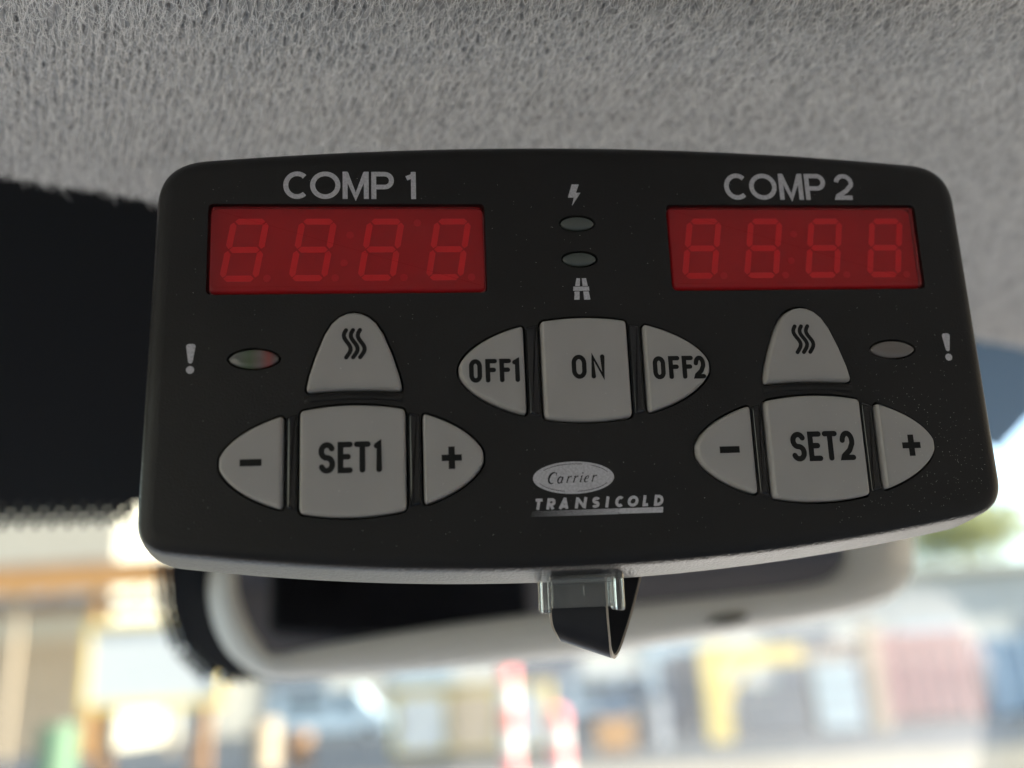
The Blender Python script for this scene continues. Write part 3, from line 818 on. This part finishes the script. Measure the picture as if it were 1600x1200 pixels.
# dust specks lying on the keys and on the face
def dust():
    mb = MB(); rr = random.Random(5)
    def speck(x, y, z, s):
        n = 5; a0 = rr.random()*6
        mb.add([mmv((x+s*rr.uniform(.6, 1)*math.cos(a0+2*math.pi*i/n), y+s*rr.uniform(.6, 1)*math.sin(a0+2*math.pi*i/n)), z) for i in range(n)]+[mmv((x, y), z+s*0.8)], [[i, (i+1) % n, n] for i in range(n)])
    inside = lambda x, y, P: sum(((P[i][1] > y) != (P[i-1][1] > y)) and (x < (P[i-1][0]-P[i][0])*(y-P[i][1])/(P[i-1][1]-P[i][1])+P[i][0]) for i in range(len(P))) % 2 == 1
    keyholes = [offset(k[0], 0.6) for k in KEYS]
    tries = 0
    while tries < 900:
        tries += 1
        if rr.random() < 0.55: x, y = rr.gauss(47, 8), rr.gauss(-12, 8)
        else: x, y = rr.uniform(-55, 55), rr.uniform(-22, 30)
        if not inside(x, y, offset(BODY, -2.2)): continue
        z = 0.0; s = rr.uniform(0.025, 0.055)
        k = next((i for i, P in enumerate(keyholes) if inside(x, y, P)), None)
        if k is not None:
            if not inside(x, y, offset(KEYS[k][0], -0.7)): continue
            z = 0.85; s *= 1.1
            if rr.random() < 0.5: continue
        if any(a-0.6 < x < c+0.6 and b-0.6 < y < d+0.6 for a, b, c, d in DISP): continue
        speck(x, y, z, s)
    for x, y, z, s in ((-33.2, -13.6, .85, .09), (-33.0, 2.6, .85, .10), (3.5, -3.9, .85, .07), (-29.3, -5.9, .85, .05), (-2.6, 4.1, .85, .05)): speck(x, y, z, s)
    tag(mb.build('dust_specks', M['dust'], root), kind='stuff')
dust()

# ------------------------------------------------------------------ clear clip and looped strap under the controller
def clip():
    r = empty('cable_clip', DEV @ Matrix.Translation((-0.0013, -0.0247, -0.005)))
    tag(r, 'clear plastic clip holding the black strap under the controller', 'clip')
    MB().box((-0.0042, -0.0050, -0.0006), (0.0042, 0.0012, 0.0006)).build('front_plate', M['clear'], r, 0.00025)
    for s in (-1, 1):
        x0, x1 = sorted((s*0.0043, s*0.0057))
        MB().box((x0, -0.0056, -0.0030), (x1, 0.0014, 0.0009)).build('side_rail', M['clear'], r, 0.0004, seg=3)
    MB().box((-0.0042, -0.0018, 0.00065), (0.0042, -0.0012, 0.0010)).build('cross_rib', M['clear'], r, 0.00015)
    MB().box((0.0000, -0.0034, 0.00065), (0.0002, -0.0021, 0.0009)).build('centre_rib', M['clear'], r, 0.00005)
    MB().box((-0.0042, -0.0050, -0.0042), (0.0042, 0.0012, -0.0032)).build('back_plate', M['clear'], r, 0.00025)
clip()
def strap():
    r = empty('looped_strap', DEV @ Matrix.Translation((0, -0.0247, -0.0068)))
    tag(r, 'black flat strap hanging in a loop below the clear clip', 'strap')
    # centre path (mm, local): down the front, round the bottom, up behind to the right
    path = [(-1.5, 3, 0), (-1.6, 0, 0), (-1.65, -3, 0.0), (-1.6, -6, -0.1), (-1.4, -8.4, -0.5), (-1.1, -9.9, -1.4), (-0.5, -10.5, -2.8), (0.5, -10.1, -4.3), (1.8, -8.6, -6.0), (3.5, -6, -7.8), (5.0, -3, -9.2), (6.1, 0, -10.0), (6.8, 3, -10.4)]
    drop = [0, 0, 0, -0.25, -0.75, -1.2, -1.4, -1.3, -0.9, -0.4, 0, 0, 0]
    hw = [3.75]*len(path)
    def cr(A, n=6):
        out = []
        for i in range(len(A)-1):
            p0, p1, p2, p3 = A[max(i-1, 0)], A[i], A[i+1], A[min(i+2, len(A)-1)]
            for k in range(n):
                t = k/n; out.append(tuple(0.5*(2*p1[c]+(p2[c]-p0[c])*t+(2*p0[c]-5*p1[c]+4*p2[c]-p3[c])*t*t+(-p0[c]+3*p1[c]-3*p2[c]+p3[c])*t**3) for c in range(len(A[0]))))
        return out+[A[-1]]
    full = cr([(*p, d) for p, d in zip(path, drop)])
    th = 0.3
    T = []
    for i in range(len(full)):
        a, b = Vector(full[max(i-1, 0)][:3]), Vector(full[min(i+1, len(full)-1)][:3]); T.append((b-a).normalized())
    def strip(ws, lo, hi, name, m):
        v, f = [], []
        for q, tn in zip(full, T):
            c = Vector(q[:3]); ac = Vector((3.75, q[3], 0)); nr = tn.cross(ac).normalized()
            for w in ws:
                cut = 1-0.20*math.exp(-((q[1]+10.4)/1.6)**2) if w < 0 else 1
                for z in (lo, hi): v.append((c+ac*w*cut+nr*z)*mm)
        k = len(ws)*2; n = len(full)
        order = [2*i for i in range(len(ws))]+[2*i+1 for i in range(len(ws)-1, -1, -1)]
        for i in range(n-1):
            for a, b in zip(order, order[1:]+order[:1]): f.append([i*k+a, i*k+b, (i+1)*k+b, (i+1)*k+a])
        f += [order[::-1], [(n-1)*k+o for o in order]]
        return mesh_obj(name, v, f, m, r)
    strip([-1, -0.5, 0, 0.5, 1], -th, th, 'webbing', M['strap'])
    for s in (-1, 1):
        strip([s*1.005, s*1.085], -th*0.9, th*0.9, 'edge_highlight', M['strap_highlight'])  # grazing highlight on the strap edges, put in as pale strips
strap()

# ------------------------------------------------------------------ outside: the yard in front of the van, far out of focus
def ground():
    n = 24; v = []; f = []
    for j in range(n+1):
        for i in range(n+1):
            v.append((-300+600*i/n, -200+600*j/n, 0))
    for j in range(n):
        for i in range(n): f.append([j*(n+1)+i, j*(n+1)+i+1, (j+1)*(n+1)+i+1, (j+1)*(n+1)+i])
    tag(mesh_obj('ground', v, f, M['concrete']), 'pale sunlit concrete yard', None, None, 'structure')
ground()
M['yard_shade'] = mat('painted_yard_shade', (0.048, 0.054, 0.060), 0.9, spec=0.08, noise=0.25, nscale=0.4)  # darker ground colour painted where building shade lies across the yard
tag(mesh_obj('shade_strip', [(-9, 23, 0.004), (120, 15, 0.004), (120, 57.9, 0.004), (-60, 57.9, 0.004), (-60, 33, 0.004)], [[0, 1, 2, 3, 4]], M['yard_shade']), 'blue grey strip of painted shade on the yard in front of the warehouse', None, None, 'structure')
def flatmat(name, c, rough=0.6, noise=0.12, nscale=1.5): return mat(name, c, rough, noise=noise, nscale=nscale)
Y = dict(cream=flatmat('cream_wall', (0.34, 0.32, 0.26)), orange=flatmat('orange_paint', (0.40, 0.20, 0.06)), brown=flatmat('brown_steel', (0.24, 0.13, 0.06)), white=flatmat('white_panel', (0.46, 0.46, 0.45), noise=0.03),
         yellow=flatmat('yellow_paint', (0.56, 0.42, 0.13)), blue=flatmat('pale_blue_paint', (0.33, 0.40, 0.44)), navy=flatmat('navy_paint', (0.10, 0.115, 0.14)), red=flatmat('faded_red_paint', (0.34, 0.17, 0.16)),
         grey=flatmat('grey_panel', (0.35, 0.36, 0.36)), tyre=flatmat('tyre_rubber', (0.02, 0.02, 0.02), 0.9), glass=mat('dark_glass', (0.03, 0.045, 0.06), 0.08), redp=flatmat('red_paint', (0.55, 0.13, 0.12)),
         tan=flatmat('tan_timber', (0.30, 0.235, 0.16)), leaf=flatmat('leaves', (0.20, 0.21, 0.06), 0.7, 0.35, 3), bark=flatmat('bark', (0.12, 0.09, 0.06), 0.9), pale=flatmat('pale_wall', (0.46, 0.44, 0.39)), teal=flatmat('blue_container_paint', (0.22, 0.29, 0.36)))
def X(px, D, py=1080): return at(px, py, D).x
def Zh(px, py, D): return at(px, py, D).z
def thing(name, label, cat, x, y, group=None):
    r = empty(name, Matrix.Translation((x, y, 0))); return tag(r, label, cat, group)

# warehouse across the right half, its wall in shade
def warehouse():
    D = 58; x0, x1 = X(180, D), X(1760, D); zt = 7.2; c = (x0+x1)/2
    r = thing('warehouse', 'long pale warehouse wall behind the yellow frame and containers', 'building', c, D)
    hw = (x1-x0)/2
    MB().box((-hw, 0, 0), (hw, 14, zt)).build('wall', Y['pale'], r)
    MB().box((-hw-0.4, -0.6, zt+0.003), (hw+0.4, 14.6, zt+0.5)).build('roof', Y['cream'], r)
    for k in range(8):
        x = -hw+3.2+k*(2*hw-6.4)/7
        d = MB().box((x-1.9, -0.08, 0.0), (x+1.9, -0.003, 4.2)).build('roller_door', Y['navy'] if k % 2 else Y['blue'], r)
        MB().box((x-2.05, -0.12, 4.203), (x+2.05, -0.004, 4.45)).build('lintel', Y['grey'], d)
warehouse()
# cream shed with orange steel canopy on the left
def shed():
    D = 46; x0, x1 = X(-420, D), X(165, D); c = (x0+x1)/2; hw = (x1-x0)/2
    r = thing('cream_shed', 'tall cream wall of a shed seen at the left under the dotted border', 'building', c, D)
    MB().box((-hw, 0, 0), (hw, 10, 13.5)).build('wall', Y['cream'], r)
    MB().box((-hw, -0.1, 7.15), (hw, -0.003, 7.9)).build('fascia', Y['grey'], r)
    MB().box((-hw, -0.08, 0), (hw, -0.003, 5.2)).build('cladding', Y['tan'], r)
    D2 = 40; x0, x1 = X(-250, D2), X(275, D2); c = (x0+x1)/2; hw = (x1-x0)/2; zt = Zh(120, 878, D2); zb = Zh(120, 956, D2)
    r = thing('steel_canopy', 'orange and brown steel canopy in front of the cream shed', 'canopy', c, D2)
    MB().box((-hw, 0, zt-0.35), (hw, 4.5, zt)).build('roof_sheet', Y['brown'], r)
    MB().box((-hw, -0.12, zt-1.25), (hw, -0.002, zt-0.4)).build('front_beam', Y['orange'], r)
    MB().box((-hw, 0.3, zb), (hw, 0.5, zb+0.5)).build('lower_beam', Y['brown'], r)
    for k in range(5):
        x = -hw+0.2+k*(2*hw-0.4)/4
        MB().box((x-0.16, 0.0, 0), (x+0.16, 0.28, zt-0.36)).build('post', Y['orange'] if k % 2 else Y['tan'], r)
    for k in range(8):
        x = -hw+0.6+k*(2*hw-1.2)/7
        MB().add([(x-0.08, 0.1, zb+0.5), (x+0.08, 0.1, zb+0.5), (x+0.9, 0.1, zt-1.25), (x+0.74, 0.1, zt-1.25), (x-0.08, 0.22, zb+0.5), (x+0.08, 0.22, zb+0.5), (x+0.9, 0.22, zt-1.25), (x+0.74, 0.22, zt-1.25)],
                 [[0,1,2,3],[7,6,5,4],[0,4,5,1],[1,5,6,2],[2,6,7,3],[3,7,4,0]]).build('brace', Y['orange'], r)
shed()
def signboard():
    D = 25; x0, x1 = X(128, D), X(348, D); c = (x0+x1)/2; hw = (x1-x0)/2
    zt, zb = Zh(240, 966, D), Zh(240, 1108, D)
    r = thing('signboard', 'large white board with yellow frame on brown posts at the left', 'sign', c, D)
    MB().box((-hw+0.12, 0, zb+0.2), (hw-0.12, 0.08, zt-0.2)).build('panel', Y['white'], r)
    MB().box((-hw, -0.06, zt-0.197), (hw, 0.12, zt)).build('top_rail', Y['yellow'], r)
    MB().box((-hw, -0.06, zb), (hw, 0.12, zb+0.197)).build('bottom_rail', Y['yellow'], r)
    for k in (-1, 1):
        MB().box((k*(hw-0.06)-0.06, -0.05, zb+0.2), (k*(hw-0.06)+0.06, 0.11, zt-0.2)).build('side_rail', Y['yellow'], r)
        MB().box((k*hw*0.68-0.2, 0.14, 0), (k*hw*0.68+0.2, 0.4, zt-0.3)).build('post', Y['brown'], r)
signboard()
def van(px0, px1, D, m, label, group):
    x0, x1 = X(px0, D), X(px1, D); c = (x0+x1)/2; hw = (x1-x0)/2; h = 2.15
    r = thing('parked_van', label, 'van', c, D, group)
    # side-on van with a sloping nose, profile in x-z
    prof = [(-hw, .45), (hw*0.96, .45), (hw, 1.0), (hw*0.72, 1.25), (hw*0.42, h), (-hw*0.96, h), (-hw, h-0.12)]
    n = len(prof); v = [(x, 0, z) for x, z in prof]+[(x, 1.9, z) for x, z in prof]
    mesh_obj('body', v, [list(range(n)), list(range(2*n-1, n-1, -1))]+[[i, n+i, n+(i+1) % n, (i+1) % n] for i in range(n)], m, r)
    MB().box((hw*0.12, -0.02, 1.3), (hw*0.4, -0.003, h-0.2)).build('side_window', Y['glass'], r)
    MB().box((-hw*0.8, -0.02, 1.35), (-hw*0.05, -0.003, h-0.25)).build('side_window', Y['glass'], r)
    for s in (-0.62, 0.62):
        w = MB().cyl((s*hw, -0.05, 0.36), 0.36, 0.25, 'y', 20).build('tyre', Y['tyre'], r)
        MB().cyl((s*hw, -0.07, 0.36), 0.2, 0.018, 'y', 16).build('rim', Y['grey'], w)
van(425, 610, 42, Y['blue'], 'pale blue van below the mirror, left of the yellow cabinet', 'parked vans')
van(885, 1050, 40, Y['blue'], 'pale blue van just left of the yellow frame', 'parked vans')
def cabinet():
    D = 27; x0, x1 = X(610, D), X(862, D); c = (x0+x1)/2; hw = (x1-x0)/2; zt = Zh(735, 1072, D)
    r = thing('yellow_cabinet', 'yellow machine cabinet with grey doors behind the red striped posts', 'cabinet', c, D)
    MB().box((-hw, 0, 0.15), (hw, 1.6, zt)).build('body', Y['yellow'], r, 0.05)
    MB().box((-hw*0.96, 0.1, 0), (hw*0.96, 1.5, 0.147)).build('plinth', Y['brown'], r)
    MB().box((-hw*1.02, -0.06, zt+0.003), (hw*1.02, 1.66, zt+0.12)).build('lid', Y['tan'], r)
    for k in range(3):
        x = -hw+0.15+k*(2*hw-0.3)/3
        d = MB().box((x+0.06, -0.05, 0.3), (x+(2*hw-0.3)/3-0.06, -0.003, zt-0.2)).build('door', Y['grey' if k != 1 else 'tan'], r)
        MB().box((x+0.12, -0.09, 0.8), (x+0.18, -0.053, 1.05)).build('handle', Y['navy'], d)
cabinet()
def post(px, ytop, D, label):
    x = X(px, D); zt = Zh(px, ytop, D)
    r = thing('striped_post', label, 'post', x, D, 'red and white posts')
    n = 5; R = 0.17
    for k in range(n):
        z0, z1 = zt*k/n, zt*(k+1)/n-0.002
        MB().cyl((0, 0, z0), R, z1-z0, n=20).build('band', Y['redp'] if (k % 2 == 0) else Y['white'], r)
    MB().cyl((0, 0, zt), R, 0.09, n=20, r2=0.06).build('cap', Y['redp'], r)
    MB().cyl((0, 0, -0.01), R*1.6, 0.05, n=20).build('base_plate', Y['grey'], r)
post(795, 1036, 20.5, 'taller red and white post under the strap')
post(868, 1112, 16.5, 'shorter red and white post at the bottom edge')
def frame():
    D = 28; x0, x1 = X(1118, D), X(1372, D); c = (x0+x1)/2; hw = (x1-x0)/2; zt = Zh(1118, 1008, D)
    r = thing('steel_gantry', 'yellow steel frame with a cross beam, right of the strap', 'gantry', c, D)
    MB().box((-hw-0.32, 0, 0), (-hw+0.36, 0.35, zt)).build('post', Y['yellow'], r, 0.02)
    MB().box((hw-0.2, 0, 0), (hw+0.2, 0.35, zt+0.45)).build('post', Y['tan'], r, 0.02)
    MB().box((-hw+0.363, 0.02, zt-0.62), (hw*0.12, 0.3, zt-0.12)).build('beam', Y['yellow'], r, 0.02)
    MB().box((hw*0.123, 0.08, zt-0.55), (hw-0.203, 0.26, zt-0.3)).build('beam', Y['tan'], r, 0.02)
    MB().add([(-hw+0.363, 0.1, zt-1.5), (-hw+0.363, 0.25, zt-1.5), (-hw+1.2, 0.25, zt-0.623), (-hw+1.2, 0.1, zt-0.623), (-hw+0.363, 0.1, zt-1.3), (-hw+0.363, 0.25, zt-1.3), (-hw+1.0, 0.25, zt-0.623), (-hw+1.0, 0.1, zt-0.623)],
             [[0,1,2,3],[7,6,5,4],[0,4,5,1],[1,5,6,2],[2,6,7,3],[3,7,4,0]]).build('knee_brace', Y['yellow'], r)
frame()
def container(px0, px1, D, m, h, label):
    x0, x1 = X(px0, D), X(px1, D); c = (x0+x1)/2; hw = (x1-x0)/2
    r = thing('shipping_container', label, 'container', c, D, 'shipping containers')
    MB().box((-hw+0.06, 0.06, 0.12), (hw-0.06, 6, h-0.1)).build('body', m, r)
    for s in (-1, 1): MB().box((s*hw-0.09, 0, 0), (s*hw+0.09, 0.2, h)).build('corner_post', m, r)
    MB().box((-hw+0.093, 0, h-0.2), (hw-0.093, 0.055, h)).build('header', m, r)
    n = max(4, int(2*hw/0.45))
    for k in range(n):
        x = -hw+0.25+k*(2*hw-0.5)/max(1, n-1)
        MB().box((x-0.09, 0.0, 0.15), (x+0.09, 0.057, h-0.203)).build('door_rib', m, r)
container(1385, 1525, 33, Y['red'], 2.9, 'faded red shipping container right of the tan post')
container(1556, 1680, 33, Y['teal'], 2.6, 'blue shipping container at the right edge of the view')
container(1062, 1096, 34, Y['navy'], 2.7, 'narrow dark navy container beside the yellow post')
def crate(px0, px1, D, zt, m, name, label, cat):
    x0, x1 = X(px0, D), X(px1, D); c = (x0+x1)/2; hw = (x1-x0)/2
    r = thing(name, label, cat, c, D)
    for k in range(4): MB().box((-hw, 0, 0.08+k*(zt-0.1)/4), (hw, 0.05, 0.08+(k+0.92)*(zt-0.1)/4)).build('board', m, r)
    for s in (-1, 1): MB().box((s*hw*0.86-0.05, 0.052, 0), (s*hw*0.86+0.05, 1.0, zt)).build('upright', Y['tan'], r)
crate(1150, 1260, 30, 1.5, Y['navy'], 'board_pallet', 'dark slatted crate standing under the yellow beam', 'crate')
crate(1275, 1345, 30, 2.1, Y['blue'], 'board_pallet', 'pale blue slatted crate between yellow frame posts', 'crate')
crate(930, 985, 26, 0.9, Y['orange'], 'board_pallet', 'low orange slatted crate right of the striped posts', 'crate')
def drum(px, D, h, rad, m, label):
    r = thing('steel_drum', label, 'drum', X(px, D), D, 'drums standing in the yard')
    MB().cyl((0, 0, 0), rad, h, n=20).build('shell', m, r)
    for k in (0.02, 0.34, 0.66, 0.95): MB().cyl((0, 0, h*k), rad*1.04, h*0.03, n=20).build('hoop', m, r)
    MB().cyl((rad*0.4, 0, h+0.001), rad*0.15, 0.03, n=10).build('bung', Y['grey'], r)
Y['green'] = flatmat('green_paint', (0.08, 0.14, 0.08))
drum(98, 24, 1.5, 0.45, Y['green'], 'green drum left of the signboard posts')
drum(415, 27, 1.3, 0.4, Y['tan'], 'tan drum below the left end of the mirror')
drum(470, 28, 0.9, 0.35, Y['brown'], 'small brown drum between the tan drum and the cabinet')
drum(1015, 28, 1.3, 0.4, Y['navy'], 'dark drum between orange crate and navy container')
def tree(px, D, h, rad, label):
    x = X(px, D)
    r = thing('tree', label, 'tree', x, D, 'trees behind the warehouse')
    MB().cyl((0, 0, 0), 0.35, h*0.6, n=10, r2=0.14).build('trunk', Y['bark'], r)
    mb = MB(); rr = random.Random(int(px))
    for _ in range(1500):
        a, b = rr.uniform(0, 6.283), math.acos(rr.uniform(-1, 1)); q = rad*rr.random()**0.4*(0.75+0.25*math.sin(3*a+b*4))
        p = Vector((q*math.sin(b)*math.cos(a), q*math.sin(b)*math.sin(a), h*0.68+0.62*q*math.cos(b)))
        s = rr.uniform(0.18, 0.4); t1 = Vector((rr.gauss(0, 1), rr.gauss(0, 1), rr.gauss(0, 1))).normalized(); t2 = t1.orthogonal().normalized()
        mb.add([p-t1*s, p+t2*s*0.6, p+t1*s, p-t2*s*0.6], [[0, 1, 2, 3]])
    tag(mb.build('crown', Y['leaf'], r), kind='stuff')
tree(1550, 90, 21.0, 6.5, 'pale green tree between the two others above the warehouse')
tree(1500, 85, 19.0, 6.5, 'green tree above the warehouse roof beside the controller corner')
tree(1600, 82, 19.5, 6.0, 'green tree at the right edge above the warehouse roof')
